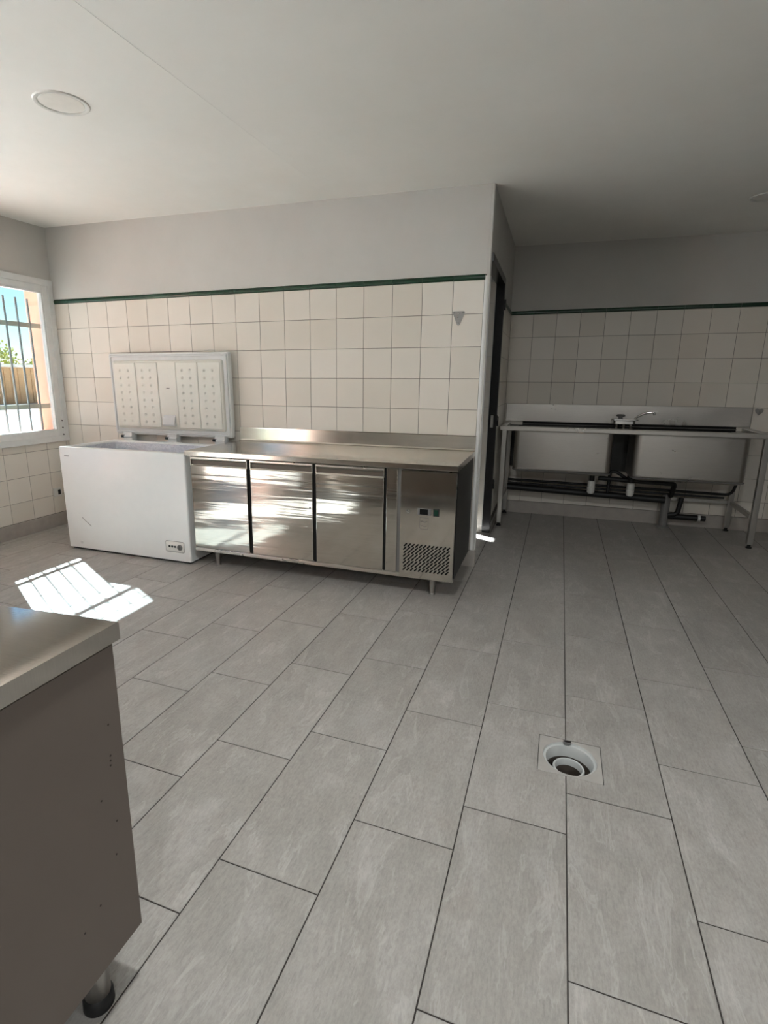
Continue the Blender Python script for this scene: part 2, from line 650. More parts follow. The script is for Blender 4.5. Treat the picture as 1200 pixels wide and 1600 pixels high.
def downlight(x, y, label, lit=0):
    t_ = empty('ceiling_light', (x, y, H(x, y)))
    tag(t_, label, 'ceiling light', 'round recessed ceiling lights' if not lit else 'added fill lights')
    MB().lathe([(0.094, 0.002), (0.094, -0.003), (0.100, -0.006), (0.110, -0.005), (0.1135, -0.001), (0.1135, 0.002)], n=48).build('ring', M['white_plastic'], t_, True)
    MB().lathe([(0.0001, -0.0025), (0.088, -0.0025), (0.0905, 0.0), (0.0905, 0.003)], n=48).build('cover', M['lamp'], t_, True)
    t_.rotation_euler = (math.atan(0.016), math.atan(0.0145), 0)
    if lit:                                                # fill lamp added out of view to brighten floor and walls
        ld = bpy.data.lights.new('fill_lamp', 'AREA')
        ld.shape = 'DISK'
        ld.size = 0.18
        ld.energy = FILL_W * lit
        ld.color = (0.97, 1.0, 1.0)
        lo_ = bpy.data.objects.new('fill_lamp', ld)
        COL.objects.link(lo_)
        lo_.parent = t_
        lo_.location = (0, 0, -0.012)


downlight(1.95, -1.60, 'round white recessed ceiling light on the window side, switched off')
downlight(3.55, -2.85, 'added unseen fill light above the photographer, switched on, nearer the steel cabinet', 0.50)
downlight(5.00, -5.60, 'added unseen fill light well behind the photographer, switched on, over the open floor', 1.0)
downlight(5.80, -3.00, 'added fill light above the open floor on the right, switched on, outside the picture', 0.40)
downlight(5.25, 0.79, 'round ceiling light in the dark alcove above the sinks, cut by the picture edge')

# ------------------------------------------------------------------ walls
BK = 0.004            # masonry face sits this far behind the tile faces


def wall(name, boxes, label, mats, mis=None):
    mb = MB()
    for i, b in enumerate(boxes):
        mb.box(*b, mi=(mis[i] if mis else 0))
    o = mb.build(name, mats)
    return struct(o, label, 'wall')


ZT = 2.6
back = wall('wall_back', [(-WALLTH, 3.40, BK, 0.08, -0.1, ZT), (3.40, XC - 0.006, BK, 0.036, -0.1, ZT)], 'white wall with ivory tiles below a green border, behind the freezer and steel counter', M['plaster'])
# left wall: inner plaster leaf and outer rendered leaf round three windows, the last one added for light
HOLES = [(WY0, WY1, WZ0, WZ1), (-1.95, -1.06, WZ0, 2.34), (-5.0, -3.4, 0.03, 2.2)]


def left_boxes(x0, x1):
    out, y = [], 0.08
    for h in HOLES:
        out.append((x0, x1, h[1], y, -0.1, ZT))
        out.append((x0, x1, h[0], h[1], -0.1, h[2]))
        out.append((x0, x1, h[0], h[1], h[3] - (0.035 if x1 > -0.01 else 0), ZT))
        y = h[0]
    out.append((x0, x1, YF - 0.1, y, -0.1, ZT))
    return out


lb1, lb2 = left_boxes(-0.06, -BK), left_boxes(-WALLTH, -0.06)
left = wall('wall_left', lb1 + lb2, 'window wall, grey-white plaster above and ivory tiles below the barred window', [M['plaster'], M['pink']], [0] * len(lb1) + [1] * len(lb2))
alc = wall('wall_alcove_back', [(3.40, XR + 0.1, YA + BK, YA + 0.12, -0.1, ZT)], 'shaded alcove wall of ivory tiles under a green border behind the double sink', M['plaster'])
DY0, DY1, DZ = 0.036, 0.925, 2.05
side = wall('wall_alcove_side', [(3.40, XC - BK, DY1, YA + 0.12, -0.1, ZT), (3.40, XC - BK, DY0, DY1, DZ, ZT)], 'narrow side wall with the open doorway between counter and sinks', M['plaster'])
wall('wall_right', [(XR, XR + 0.12, YF - 0.1, 1.95, -0.1, ZT)], 'plain plaster wall on the right, outside the picture', M['plaster'])
wall('wall_front', [(-WALLTH, XR + 0.12, YF - 0.12, YF, -0.1, ZT)], 'plain plaster wall behind the photographer', M['plaster'])

RXB = (PI / 2, 0, 0)
RXL = (PI / 2, 0, PI / 2)
TG = 0.0028


def tiles_on(parent, us, vs, place, rot, mat, name='tile', skip=None, ch=0.0009, th=BK):
    """a grid of single tiles between the joint positions us (along) and vs (up)"""
    for a, b in zip(us, us[1:]):
        for c_, d in zip(vs, vs[1:]):
            if skip and skip((a + b) / 2, (c_ + d) / 2):
                continue
            w_, h_ = b - a - TG, d - c_ - TG
            if w_ < 0.012 or h_ < 0.012:
                continue
            put(name, rect_tile(name, w_, h_, th, ch, mat), parent, place((a + b) / 2, (c_ + d) / 2), rot)


# kitchen wall
ZB, ZR = 1.8932, 1.8722
BASE = 0.1176
xs = [0.0] + [0.1633 + P * k for k in range(17)] + [3.589]
zs = [BASE] + [ZB - P * k for k in range(8, -1, -1)]
gb = MB().box(0, 3.60, BK - 0.0018, BK + 0.002, 0.05, ZB + 0.033).build('grout', M['wall_grout'], back)
tiles_on(back, xs, zs, lambda u, w: (u, 0, w), RXB, M['tile'])
bxs = [0.0] + [0.1633 + P * k for k in range(17)] + [3.594]


def border(parent, us, z, place, rot):
    """half-round green listel pieces"""
    for a, b in zip(us, us[1:]):
        w_ = b - a - 0.002
        if w_ < 0.012:
            continue
        key = ('border', round(w_, 4))
        if key not in MESHES:
            prof = [(0, -BK), (0, 0.001), (0.004, 0.006), (0.011, 0.0085), (0.020, 0.0085), (0.028, 0.006), (0.033, 0.001), (0.033, -BK)]
            secs = [[(x, p[0], p[1]) for p in prof] for x in (-w_ / 2, w_ / 2)]
            MESHES[key] = MB().loft(secs, cap0=True, cap1=True).mesh('border_tile', M['green'])
        put('border_tile', MESHES[key], parent, place((a + b) / 2, z), rot)


border(back, bxs, ZB, lambda u, w: (u, 0, w), RXB)

# left wall tiles (around the window)
ys = [-0.6377 - P * k for k in range(6, 0, -1)] + [-0.6377, -0.4357, -0.2337, -0.0317, 0.0]
zl = [BASE] + [0.6828 - P * k for k in range(2, -1, -1)] + [0.742]
MB().box(-BK - 0.002, -BK + 0.0018, -1.9, 0, 0.05, 0.742).build('grout', M['wall_grout'], left)
tiles_on(left, ys, zl, lambda u, w: (0, u, w), RXL, M['tile'])

# alcove walls
xa = [XC] + [3.8265 + P * k for k in range(0, 12)]
za = [BASE] + [ZR - P * k for k in range(8, -1, -1)]
MB().box(XC, 6.3, YA + BK - 0.0018, YA + BK + 0.002, 0.05, ZR + 0.033).build('grout', M['wall_grout'], alc)
tiles_on(alc, xa, za, lambda u, w: (u, YA, w), RXB, M['tile'])
border(alc, xa, ZR, lambda u, w: (u, YA, w), RXB)
ysd = [0.955, YA - P * 4 + 0.06, YA - P * 3 + 0.06, YA - P * 2 + 0.06, YA - P + 0.06, YA]
MB().box(XC - BK - 0.002, XC - BK + 0.0018, 0.95, YA, 0.05, ZR + 0.033).build('grout', M['wall_grout'], side)
tiles_on(side, ysd, za, lambda u, w: (XC, u, w), RXL, M['tile'])
border(side, ysd, ZR, lambda u, w: (XC, u, w), RXL)
# tiled far jamb of the doorway, facing the camera
tiles_on(side, [3.40, 3.564], [0.0] + za + [2.03], lambda u, w: (u, DY1 - 0.002, w), RXB, M['tile'], th=0.002)

# skirting
struct(MB().box(0, 0.011, -3.2, 0, 0, BASE - 0.002, 0.0015).build('baseboard_left', M['skirting']), 'grey tile skirting under the window wall', 'baseboard')
struct(MB().box(0.012, XC + 0.004, -0.011, -0.0005, 0, BASE - 0.002, 0.0015).box(3.56, XC + 0.004, -0.0005, 0.037, 0, BASE - 0.002).build('baseboard_back', M['skirting']), 'grey tile skirting behind the freezer and counter, seen at the wall corner', 'baseboard')
struct(MB().box(XC + 0.002, XR, YA - 0.011, YA - 0.0005, 0, BASE - 0.002, 0.0015).build('baseboard_alcove', M['skirting']), 'grey tile skirting along the alcove wall under the sinks', 'baseboard')

# rounded white corner trim at the end of the kitchen wall
pts = [(3.5905, BK)] + [(3.590 + 0.035 * math.sin(a), -0.001 + 0.035 * (1 - math.cos(a))) for a in [PI / 2 * k / 8 for k in range(9)]] + [(XC, 0.038), (3.60, 0.038), (3.60, BK)]
struct(MB().prism(pts, BASE, H(XC, 0) - 0.52).build('trim_1', M['white_trim'], smooth=True), 'rounded white corner trim where the tiled wall meets the doorway', 'trim')
pts2 = [(3.5985, BK)] + [(3.6 + 0.024 * math.sin(a), 0.003 + 0.02 * (1 - math.cos(a))) for a in [PI / 2 * k / 6 for k in range(7)]] + [(XC - 0.001, 0.037), (3.60, 0.037)]
struct(MB().prism(pts2, H(XC, 0) - 0.52, H(XC, 0) + 0.02).build('trim_2', M['plaster'], smooth=True), 'plastered corner edge above the white corner trim', 'trim')


# ------------------------------------------------------------------ windows
def window(name, y0, y1, z0, z1, label, casing=True, pane='glass'):
    w = empty(name, (0, (y0 + y1) / 2, z0))
    struct(w, label, 'window')

    def ring(nm, a0, a1, b0, b1, wd, x0, x1, mat, bev=0.003):
        off = Vector((0, (y0 + y1) / 2, z0))
        mb = MB()
        for bx in ((x0, x1, a0, a0 + wd, b0, b1), (x0, x1, a1 - wd, a1, b0, b1), (x0, x1, a0 + wd, a1 - wd, b0, b0 + wd), (x0, x1, a0 + wd, a1 - wd, b1 - wd, b1)):
            mb.box(bx[0], bx[1], bx[2] - off.y, bx[3] - off.y, bx[4] - off.z, bx[5] - off.z, bev)
        return mb.build(nm, mat, w)
    if casing:
        ring('casing', y0 - 0.052, y1 + 0.028, z0 - 0.058, z1 - 0.012, 0.05, -0.004, 0.016, M['pvc'])
    ring('frame', y0 + 0.0, y1 - 0.02, z0 - 0.012, z1 - 0.058, 0.05, -0.058, 0.008, M['pvc'])
    s = ring('sash', y0 + 0.035, y1 - 0.055, z0 + 0.02, z1 - 0.095, 0.028, -0.045, 0.002, M['pvc'])
    mb = MB().box(-0.026, -0.022, y0 + 0.055 - (y0 + y1) / 2, y1 - 0.075 - (y0 + y1) / 2, 0.04, z1 - 0.115 - z0)
    mb.build('pane', M[pane], w)
    return w


w1 = window('window_1', WY0, WY1, WZ0, WZ1, 'white PVC window in the left wall with iron bars outside and a sunny yard beyond', pane='glass_tinted')
mb = MB()
for z in (0.80, 0.86, 0.92):
    mb.tube([(0.012, -0.062 - w1.location.y, z - WZ0), (0.020, -0.062 - w1.location.y, z - WZ0)], 0.006, 8)
mb.build('hinge', M['scratch'], w1)
window('window_2', *HOLES[1], 'second barred white PVC window along the left wall, outside the picture')
window('window_3_added', *HOLES[2], 'white glazed yard door added along the left wall for more light, outside the picture')  # unseen opening added to bring in more light from the left

def grille(dy, label):
    g = empty('window_grille', (-0.14, -0.46 + dy, 0.84))
    tag(g, label, 'grille', 'iron window grilles')
    for k in range(7):
        y = -0.132 - 0.1075 * k + 0.46
        MB().tube([(0, y, 0), (0, y, 1.085)], 0.0085, 10).build('bar', M['bars'], g, True)
    for z in (1.045 - 0.84, 1.715 - 0.84):
        MB().box(-0.006, 0.006, -0.44, 0.43, z - 0.02, z + 0.02, 0.002).build('rail', M['rails'], g)


grille(0, 'iron grille of upright bars and two flat rails outside the window by the freezer')
grille(-1.04, 'second iron grille on the next window along, beyond the picture edge')

# ------------------------------------------------------------------ doorway
d = empty('door_1', (XC, 0.5, 0))
struct(d, 'black lacquered metal frame of the open doorway beside the sinks', 'door')
MB().box(-0.058, 0.008, DY1 - 0.004 - 0.5 - 0.002, DY1 + 0.04 - 0.5, 0, DZ, 0.002).build('frame_post', M['frame_black'], d)
MB().box(-0.058, -0.001, DY0 - 0.5 + 0.003, DY0 + 0.014 - 0.5, 0, DZ, 0.002).build('frame_post', M['frame_black'], d)
MB().box(-0.058, 0.0085, DY0 - 0.5 + 0.002, DY1 + 0.04 - 0.5, DZ - 0.045, DZ + 0.005, 0.002).build('frame_head', M['frame_black'], d)
st = MB().box(-0.040, -0.018, DY1 - 0.5 - 0.010, DY1 - 0.5 - 0.005, 0.90, 1.0, 0.002).build('strike_plate', M['steel_tube'], d)
st['label'] = 'steel lock plate on the black door frame'
MB().box(-0.012, 0.016, DY1 - 0.5 - 0.014, DY1 - 0.5 + 0.012, 0.955, 1.0, 0.004).build('latch', M['frame_black'], d)
for z in (0.42, 0.95, 1.86):
    MB().tube([(0.012, DY1 + 0.036 - 0.5, z - 0.04), (0.012, DY1 + 0.036 - 0.5, z + 0.04)], 0.008, 10).build('hinge', M['frame_black'], d, True)


# ------------------------------------------------------------------ chest freezer
fx0, fx1, fy0, fy1, fz = 0.632, 1.752, -0.676, -0.11, 0.787
fr_ = empty('chest_freezer', ((fx0 + fx1) / 2, (fy0 + fy1) / 2, 0))
tag(fr_, 'white chest freezer standing open between the window and the steel counter', 'freezer')
O = fr_.location
L = lambda x, y, z: (x - O.x, y - O.y, z - O.z)


def lbox(mb, x0, x1, y0, y1, z0, z1, bev=0.0, off=O, mi=0, seg=2):
    return mb.box(x0 - off.x, x1 - off.x, y0 - off.y, y1 - off.y, z0 - off.z, z1 - off.z, bev, mi, seg)


# body as a rounded shell open at the top
def rr3(x0, x1, y0, y1, r, z, off=O):
    return [(a - off.x, b - off.y, z - off.z) for a, b in rrect(x0, x1, y0, y1, r)]


wl_ = 0.062
secs = [rr3(fx0, fx1, fy0, fy1, 0.012, 0.018), rr3(fx0, fx1, fy0, fy1, 0.012, fz - 0.006), rr3(fx0 + 0.004, fx1 - 0.004, fy0 + 0.004, fy1 - 0.004, 0.012, fz),
        rr3(fx0 + wl_ - 0.006, fx1 - wl_ + 0.006, fy0 + wl_ - 0.006, fy1 - wl_ + 0.006, 0.03, fz), rr3(fx0 + wl_, fx1 - wl_, fy0 + wl_, fy1 - wl_, 0.03, fz - 0.012)]
MB().loft(secs, cap0=True).build('body', M['enamel'], fr_, True)
secs = [rr3(fx0 + wl_, fx1 - wl_, fy0 + wl_, fy1 - wl_, 0.03, fz - 0.012), rr3(fx0 + wl_, fx1 - wl_, fy0 + wl_, fy1 - wl_, 0.03, 0.10)]
t = NT('stucco_aluminium_liner')
vf = t.coord((1, 1, 1))
ff = t.noise(vf, 48, 3, 0.6, 1.2)
t.set(color=t.ramp(ff, [(0.3, (0.66, 0.69, 0.74, 1)), (0.7, (0.86, 0.88, 0.92, 1))]), metal=0.8, rough=0.42)
t.bump(ff, 0.9, 0.006)
MB().loft(secs, cap1=True).build('tub', t.m, fr_, True)
lbox(MB(), fx0 + 0.02, fx1 - 0.02, fy0 + 0.02, fy1 - 0.02, 0.0, 0.018).build('plinth', M['black'], fr_)
# lid, standing upright on its hinges
lx0, lx1, lz0, lz1 = 0.622, 1.752, 0.832, 1.478
lid = empty('lid', L((lx0 + lx1) / 2, -0.075, lz0))
lid.parent = fr_
LO = Vector(((lx0 + lx1) / 2, -0.075, lz0))
lid.rotation_euler = (math.radians(0.8), 0, 0)


def lid_rr(a, z0, z1, r, y):
    return [(p - LO.x, y - LO.y, q - LO.z) for p, q in rrect(lx0 + a, lx1 - a, z0, z1, r)]


MB().loft([lid_rr(0.004, lz0 + 0.004, lz1 - 0.004, 0.014, -0.028), lid_rr(0.0, lz0, lz1, 0.016, -0.034), lid_rr(0.0, lz0, lz1, 0.016, -0.070), lid_rr(0.004, lz0 + 0.004, lz1 - 0.004, 0.014, -0.076)], cap0=True, cap1=True).build('lid_shell', M['enamel'], lid, True)
MB().loft([lid_rr(0.012, lz0 + 0.012, lz1 - 0.012, 0.012, -0.075), lid_rr(0.012, lz0 + 0.012, lz1 - 0.012, 0.012, -0.083), lid_rr(0.016, lz0 + 0.016, lz1 - 0.016, 0.012, -0.087), lid_rr(0.026, lz0 + 0.026, lz1 - 0.026, 0.012, -0.087), lid_rr(0.03, lz0 + 0.03, lz1 - 0.03, 0.012, -0.079)], cap1=True).build('gasket', M['gasket'], lid, True)
MB().loft([lid_rr(0.044, lz0 + 0.05, lz1 - 0.055, 0.02, -0.078), lid_rr(0.05, lz0 + 0.054, lz1 - 0.059, 0.02, -0.094), lid_rr(0.056, lz0 + 0.058, lz1 - 0.063, 0.018, -0.098)], cap1=True).build('liner', M['liner'], lid, True)
px = [0.684, 0.905, 1.118, 1.288, 1.492, 1.692]
pz0, pz1 = lz0 + 0.066, lz1 - 0.072
for i, (a, b) in enumerate(zip(px, px[1:])):
    mid = i == 2
    q = 0.003
    yf = -0.1005 if mid else -0.104
    if mid:
        o = MB().box(a + q - LO.x, b - q - LO.x, yf - LO.y, -0.096 - LO.y, pz0 - LO.z, pz1 - LO.z, 0.0025).build('lid_panel', M['liner'], lid)
        o['label'] = 'plain middle strip of the lid liner with the lamp cover at its foot'
        continue
    pits = [(a + (b - a) * fx_, pz1 - 0.062 - r_ * (pz1 - pz0 - 0.105) / 7) for fx_ in (0.30, 0.66) for r_ in range(8)]
    nx_, nz_ = int((b - a) / 0.0042), int((pz1 - pz0) / 0.0042)
    vs = []
    for iz in range(nz_ + 1):
        for ix in range(nx_ + 1):
            x = a + q + (b - a - 2 * q) * ix / nx_
            z = pz0 + (pz1 - pz0) * iz / nz_
            y = yf + (0.004 if ix in (0, nx_) or iz in (0, nz_) else 0.0)
            r_ = min(math.hypot(x - u, z - w_) for u, w_ in pits)
            if r_ < 0.0125:
                y += 0.0085 * (0.5 + 0.5 * math.cos(PI * r_ / 0.0125))
            vs.append((x - LO.x, y - LO.y, z - LO.z))
    fs = [(k, k + 1, k + nx_ + 2, k + nx_ + 1) for iz in range(nz_) for k in range(iz * (nx_ + 1), iz * (nx_ + 1) + nx_)]
    o = MB().add(vs, fs).build('lid_panel', M['liner'], lid, True)
    o['label'] = 'cream liner strip with two columns of round dimples'
# lamp cover on the middle strip
mb = MB()
prof = [(-0.1005, pz0 + 0.014), (-0.126, pz0 + 0.018), (-0.128, pz0 + 0.03), (-0.112, pz0 + 0.085), (-0.1005, pz0 + 0.10)]
mb.loft([[(x - LO.x, y - LO.y, z - LO.z) for y, z in prof] for x in (px[2] + 0.028, px[3] - 0.03)], cap0=True, cap1=True)
mb.build('lamp_cover', M['gasket'], lid, False)
MB().box(px[2] + 0.07 - LO.x, px[3] - 0.07 - LO.x, -0.1012 - LO.y, -0.0995 - LO.y, 1.205 - LO.z, 1.211 - LO.z).build('small_mark', M['scratch'], lid)
for x in (0.765, 1.21, 1.655):
    h = MB()
    lbox(h, x - 0.045, x + 0.045, -0.108, -0.048, fz - 0.09, lz0 + 0.016, 0.004)
    h.tube([L(x - 0.05, -0.112, lz0 - 0.018), L(x + 0.05, -0.112, lz0 - 0.018)], 0.009, 12)
    h.build('hinge', M['gasket'], fr_, True)
    e_ = MB().tube([L(x - 0.056, -0.113, lz0 - 0.016), L(x - 0.028, -0.113, lz0 - 0.016)], 0.011, 12).build('hinge_pin', M['black'], fr_, True)
# control panel, bottom right of the front
cp = MB()
cx0, cx1, cz0, cz1 = 1.545, 1.70, 0.083, 0.158
secs = [[(a - O.x, y, b - O.z) for a, b in rrect(cx0 + e, cx1 - e, cz0 + e, cz1 - e, 0.012)] for e, y in ((0, fy0 + 0.001 - O.y), (0, fy0 - 0.002 - O.y), (0.003, fy0 - 0.004 - O.y))]
panel = cp.loft(secs, cap1=True).build('control_panel', M['white_plastic'], fr_, True)
mpY = lambda x, y, z: (x, -z, y)
MB().loft([[(a - O.x, fy0 - 0.0006 - O.y, b - O.z) for a, b in rrect(cx0 - 0.003, cx1 + 0.003, cz0 - 0.003, cz1 + 0.003, 0.014)], [(a - O.x, fy0 - 0.0006 - O.y, b - O.z) for a, b in rrect(cx0, cx1, cz0, cz1, 0.012)]]).build('panel_joint', M['scratch'], fr_)
for k, x in enumerate((1.578, 1.602, 1.626)):
    MB().lathe([(0.0082, 0), (0.0082, 0.002), (0.006, 0.004), (0.0001, 0.0045)], (x - O.x, fy0 - 0.0035 - O.y, 0.122 - O.z), 16, mp=mpY).build('indicator_lamp', M['black'], panel, True)
MB().lathe([(0.021, 0), (0.020, 0.007), (0.017, 0.009), (0.0001, 0.009)], (1.667 - O.x, fy0 - 0.0035 - O.y, 0.12 - O.z), 24, mp=mpY).build('dial', M['dim_plastic'], panel, True)
MB().box(1.6645 - O.x, 1.6695 - O.x, fy0 - 0.015 - O.y, fy0 - 0.012 - O.y, 0.106 - O.z, 0.136 - O.z).build('dial_pointer', M['scratch'], panel)
MB().box(0.684 - O.x, 0.728 - O.x, fy0 - 0.0012 - O.y, fy0 + 0.001 - O.y, 0.7185 - O.z, 0.7245 - O.z).build('badge', M['scratch'], fr_)
MB().lathe([(0.013, 0), (0.012, 0.004), (0.0001, 0.005)], (0.764 - O.x, fy0 - O.y, 0.062 - O.z), 16, mp=mpY).build('drain_plug', M['gasket'], fr_, True)
mb = MB()
sc_ = [(0.79, 0.262), (0.82, 0.235), (0.842, 0.221), (0.872, 0.198)]
for (a, b), (c_, d_) in zip(sc_, sc_[1:]):
    dx, dz = c_ - a, d_ - b
    ln = math.hypot(dx, dz)
    nx, nz = -dz / ln * 0.0022, dx / ln * 0.0022
    mb.add([(x - O.x, fy0 - 0.0006 - O.y, z - O.z) for x, z in ((a - nx, b - nz), (c_ - nx, d_ - nz), (c_ + nx, d_ + nz), (a + nx, b + nz))], [(0, 1, 2, 3)])
mb.build('scratch', M['scratch'], fr_)

# ------------------------------------------------------------------ refrigerated steel counter
ct = empty('refrigerated_counter', (2.69, -0.35, 0))
tag(ct, 'stainless steel refrigerated counter with three doors against the tiled wall', 'counter')
C0 = ct.location
kx0, kx1 = 1.787, 3.593
mb = MB()
# worktop with a turned-down edge, rising into the upstand
prof = [(-0.022, 0.917), (-0.004, 0.917), (-0.004, 0.782), (-0.712, 0.782), (-0.716, 0.786), (-0.716, 0.813), (-0.712, 0.817), (-0.045, 0.817), (-0.034, 0.820), (-0.028, 0.829), (-0.022, 0.912)]
mb.loft([[(x - C0.x, y - C0.y, z) for y, z in prof] for x in (kx0, kx1)], cap0=True, cap1=True)
wt = mb.build('worktop', M['steel_top'], ct)
lbox(MB(), kx0 + 0.016, kx1 - 0.008, -0.655, -0.03, 0.125, 0.782, 0.003, C0).build('cabinet', M['steel'], ct)
lbox(MB(), kx0 + 0.014, kx1 - 0.006, -0.684, -0.655, 0.118, 0.142, 0.003, C0).build('bottom_rail', M['steel'], ct)
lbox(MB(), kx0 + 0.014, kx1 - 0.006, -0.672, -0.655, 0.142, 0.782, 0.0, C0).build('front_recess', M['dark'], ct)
DOORS = [(1.808, 2.238), (2.262, 2.700), (2.722, 3.160)]
for a, b in DOORS:
    dd = empty('door', (a - C0.x, -0.69 - C0.y, 0.145))
    dd.parent = ct
    w_ = b - a
    MB().box(0, w_, 0, 0.022, 0, 0.573, 0.004).build('door_panel', M['steel_door'], dd)
    # grip: hollow channel under a turned-out lip
    pr = [(0.001, 0.573), (0.010, 0.573), (0.0135, 0.580), (0.0135, 0.604), (0.009, 0.610), (0.002, 0.6135), (-0.0005, 0.618), (0.0005, 0.628), (0.020, 0.630), (0.022, 0.628), (0.022, 0.5725)]
    MB().loft([[(x, y, z) for y, z in pr] for x in (0.003, w_ - 0.003)], cap0=True, cap1=True).build('grip', M['steel'], dd)
    MB().box(0.004, w_ - 0.004, 0.0122, 0.014, 0.577, 0.606).build('grip_shade_strip', M['recess'], dd)  # brown strip that paints the shade inside the grip channel
    for xe in (0.0, w_ - 0.003):
        MB().box(xe, xe + 0.003, 0.001, 0.022, 0.573, 0.629).build('end_cap', M['steel'], dd)
MB().lathe([(0.006, 0), (0.005, 0.003), (0.0001, 0.0035)], (2.682 - C0.x, -0.6905 - C0.y, 0.498), 14, mp=mpY).build('door_screw', M['dim_plastic'], ct, True)
lbox(MB(), 3.176, 3.243, -0.690, -0.668, 0.143, 0.777, 0.003, C0).build('pillar', M['steel_door'], ct)
lbox(MB(), 3.2435, 3.2645, -0.674, -0.6715, 0.143, 0.777, 0, C0).build('pillar_joint', M['dim_plastic'], ct)


# machine compartment panel with slanted vent slots cut through it
def plate_with_holes(name, outer, holes, thick, mat, parent, loc, rot):
    cu = bpy.data.curves.new(name, 'CURVE')
    cu.dimensions = '2D'
    cu.fill_mode = 'BOTH'
    cu.extrude = thick / 2
    for poly in [outer] + holes:
        sp = cu.splines.new('POLY')
        sp.points.add(len(poly) - 1)
        for pt, (x, y) in zip(sp.points, poly):
            pt.co = (x, y, 0, 1)
        sp.use_cyclic_u = True
    tmp = bpy.data.objects.new(name, cu)
    COL.objects.link(tmp)
    dg = bpy.context.evaluated_depsgraph_get()
    me = bpy.data.meshes.new_from_object(tmp.evaluated_get(dg))
    me.name = name
    me.materials.clear()
    me.materials.append(mat)
    bpy.data.objects.remove(tmp)
    bpy.data.curves.remove(cu)
    o = bpy.data.objects.new(name, me)
    COL.objects.link(o)
    o.parent = parent
    o.location = loc
    o.rotation_euler = rot
    return o


pw0, pw1, pq0, pq1 = 3.265, 3.585, 0.125, 0.772
holes = []
NXs, NZs = 12, 8
for r_ in range(NZs):
    for c_ in range(NXs):
        cx_ = 0.032 + c_ * 0.0232 + (0.003 if r_ % 2 else 0)
        cz_ = 0.052 + r_ * 0.0212
        a = math.radians(48)
        hl, hw = 0.0105, 0.0043
        pl = []
        for s in range(8):
            if s < 4:
                th = a - PI / 2 + PI * s / 3
                px_, pz_ = hl * math.cos(a), hl * math.sin(a)
            else:
                th = a + PI / 2 + PI * (s - 4) / 3
                px_, pz_ = -hl * math.cos(a), -hl * math.sin(a)
            pl.append((cx_ + px_ + hw * math.cos(th), cz_ + pz_ + hw * math.sin(th)))
        holes.append(pl[::-1])
mp_ = plate_with_holes('machine_panel', [(0, 0), (pw1 - pw0, 0), (pw1 - pw0, pq1 - pq0), (0, pq1 - pq0)], holes, 0.003, M['steel_door'], ct, (pw0 - C0.x, -0.6905 - C0.y, pq0), RXB)
mp_['label'] = 'steel panel with thermostat, switch and slanted vent slots'
lbox(MB(), pw0, pw1, -0.6885, -0.668, pq1 - 0.006, pq1, 0, C0).build('panel_flange', M['steel'], ct)
lbox(MB(), pw0, pw0 + 0.006, -0.6885, -0.668, pq0, pq1, 0, C0).build('panel_flange', M['steel'], ct)
lbox(MB(), pw1 - 0.004, pw1 + 0.0, -0.6885, -0.668, pq0, pq1, 0, C0).build('panel_flange', M['steel'], ct)
lk = MB().lathe([(0.0115, 0), (0.0115, 0.006), (0.009, 0.009), (0.004, 0.0095), (0.0001, 0.0095)], (3.312 - C0.x, -0.692 - C0.y, 0.529), 20, mp=mpY).build('lock', M['chrome'], ct, True)
lk['label'] = 'small round chrome lock'
th_ = lbox(MB(), 3.368, 3.447, -0.699, -0.690, 0.516, 0.556, 0.003, C0).build('thermostat', M['dim_plastic'], ct)
th_['label'] = 'grey thermostat bezel with a black display'
lbox(MB(), 3.381, 3.43, -0.7, -0.6985, 0.520, 0.552, 0.0, C0).build('display', M['screen'], th_)
for ch in th_.children:
    pass
sw = lbox(MB(), 3.459, 3.494, -0.698, -0.690, 0.514, 0.558, 0.003, C0).build('switch', M['black'], ct)
sw['label'] = 'black rocker switch with a dark green key'
lbox(MB(), 3.465, 3.488, -0.7005, -0.6975, 0.519, 0.553, 0.002, C0).build('switch_key', M['green_switch'], sw)
# printed pictogram: outlined box holding two wavy lines
mb = MB()


def stroke(pts, w_=0.0016):
    for (a, b), (c_, d_) in zip(pts, pts[1:]):
        ln = math.hypot(c_ - a, d_ - b) or 1
        nx, nz = -(d_ - b) / ln * w_ / 2, (c_ - a) / ln * w_ / 2
        mb.add([(x - C0.x, -0.6924 - C0.y, z) for x, z in ((a - nx, b - nz), (c_ - nx, d_ - nz), (c_ + nx, d_ + nz), (a + nx, b + nz))], [(0, 1, 2, 3)])


q0, q1 = 3.382, 3.432
stroke([(q0, 0.500), (q1, 0.500), (q1, 0.436), (q1 - 0.006, 0.430), (q0 + 0.010, 0.430), (q0, 0.438), (q0, 0.500)])
for zc, w_ in ((0.476, 0.003), (0.449, 0.0016)):
    stroke([(q0 + 0.006 + k * 0.0042, zc + 0.0025 * math.sin(k * 0.9)) for k in range(10)], w_)
mb.build('printed_symbol', M['scratch'], ct)
for x in (1.925, 3.452):
    for y in (-0.60, -0.10):
        MB().lathe([(0.020, 0.128), (0.019, 0.07), (0.0155, 0.035), (0.0155, 0.012), (0.019, 0.008), (0.019, 0.0)], (x - C0.x, y - C0.y, 0), 20).build('foot', M['steel_tube'], ct, True)
lbox(MB(), kx1 - 0.0085, kx1 - 0.0062, -0.65, -0.035, 0.127, 0.780, 0, C0).build('side_panel', M['shade_steel'], ct)  # near-black plate painting in the dark room the steel end reflects

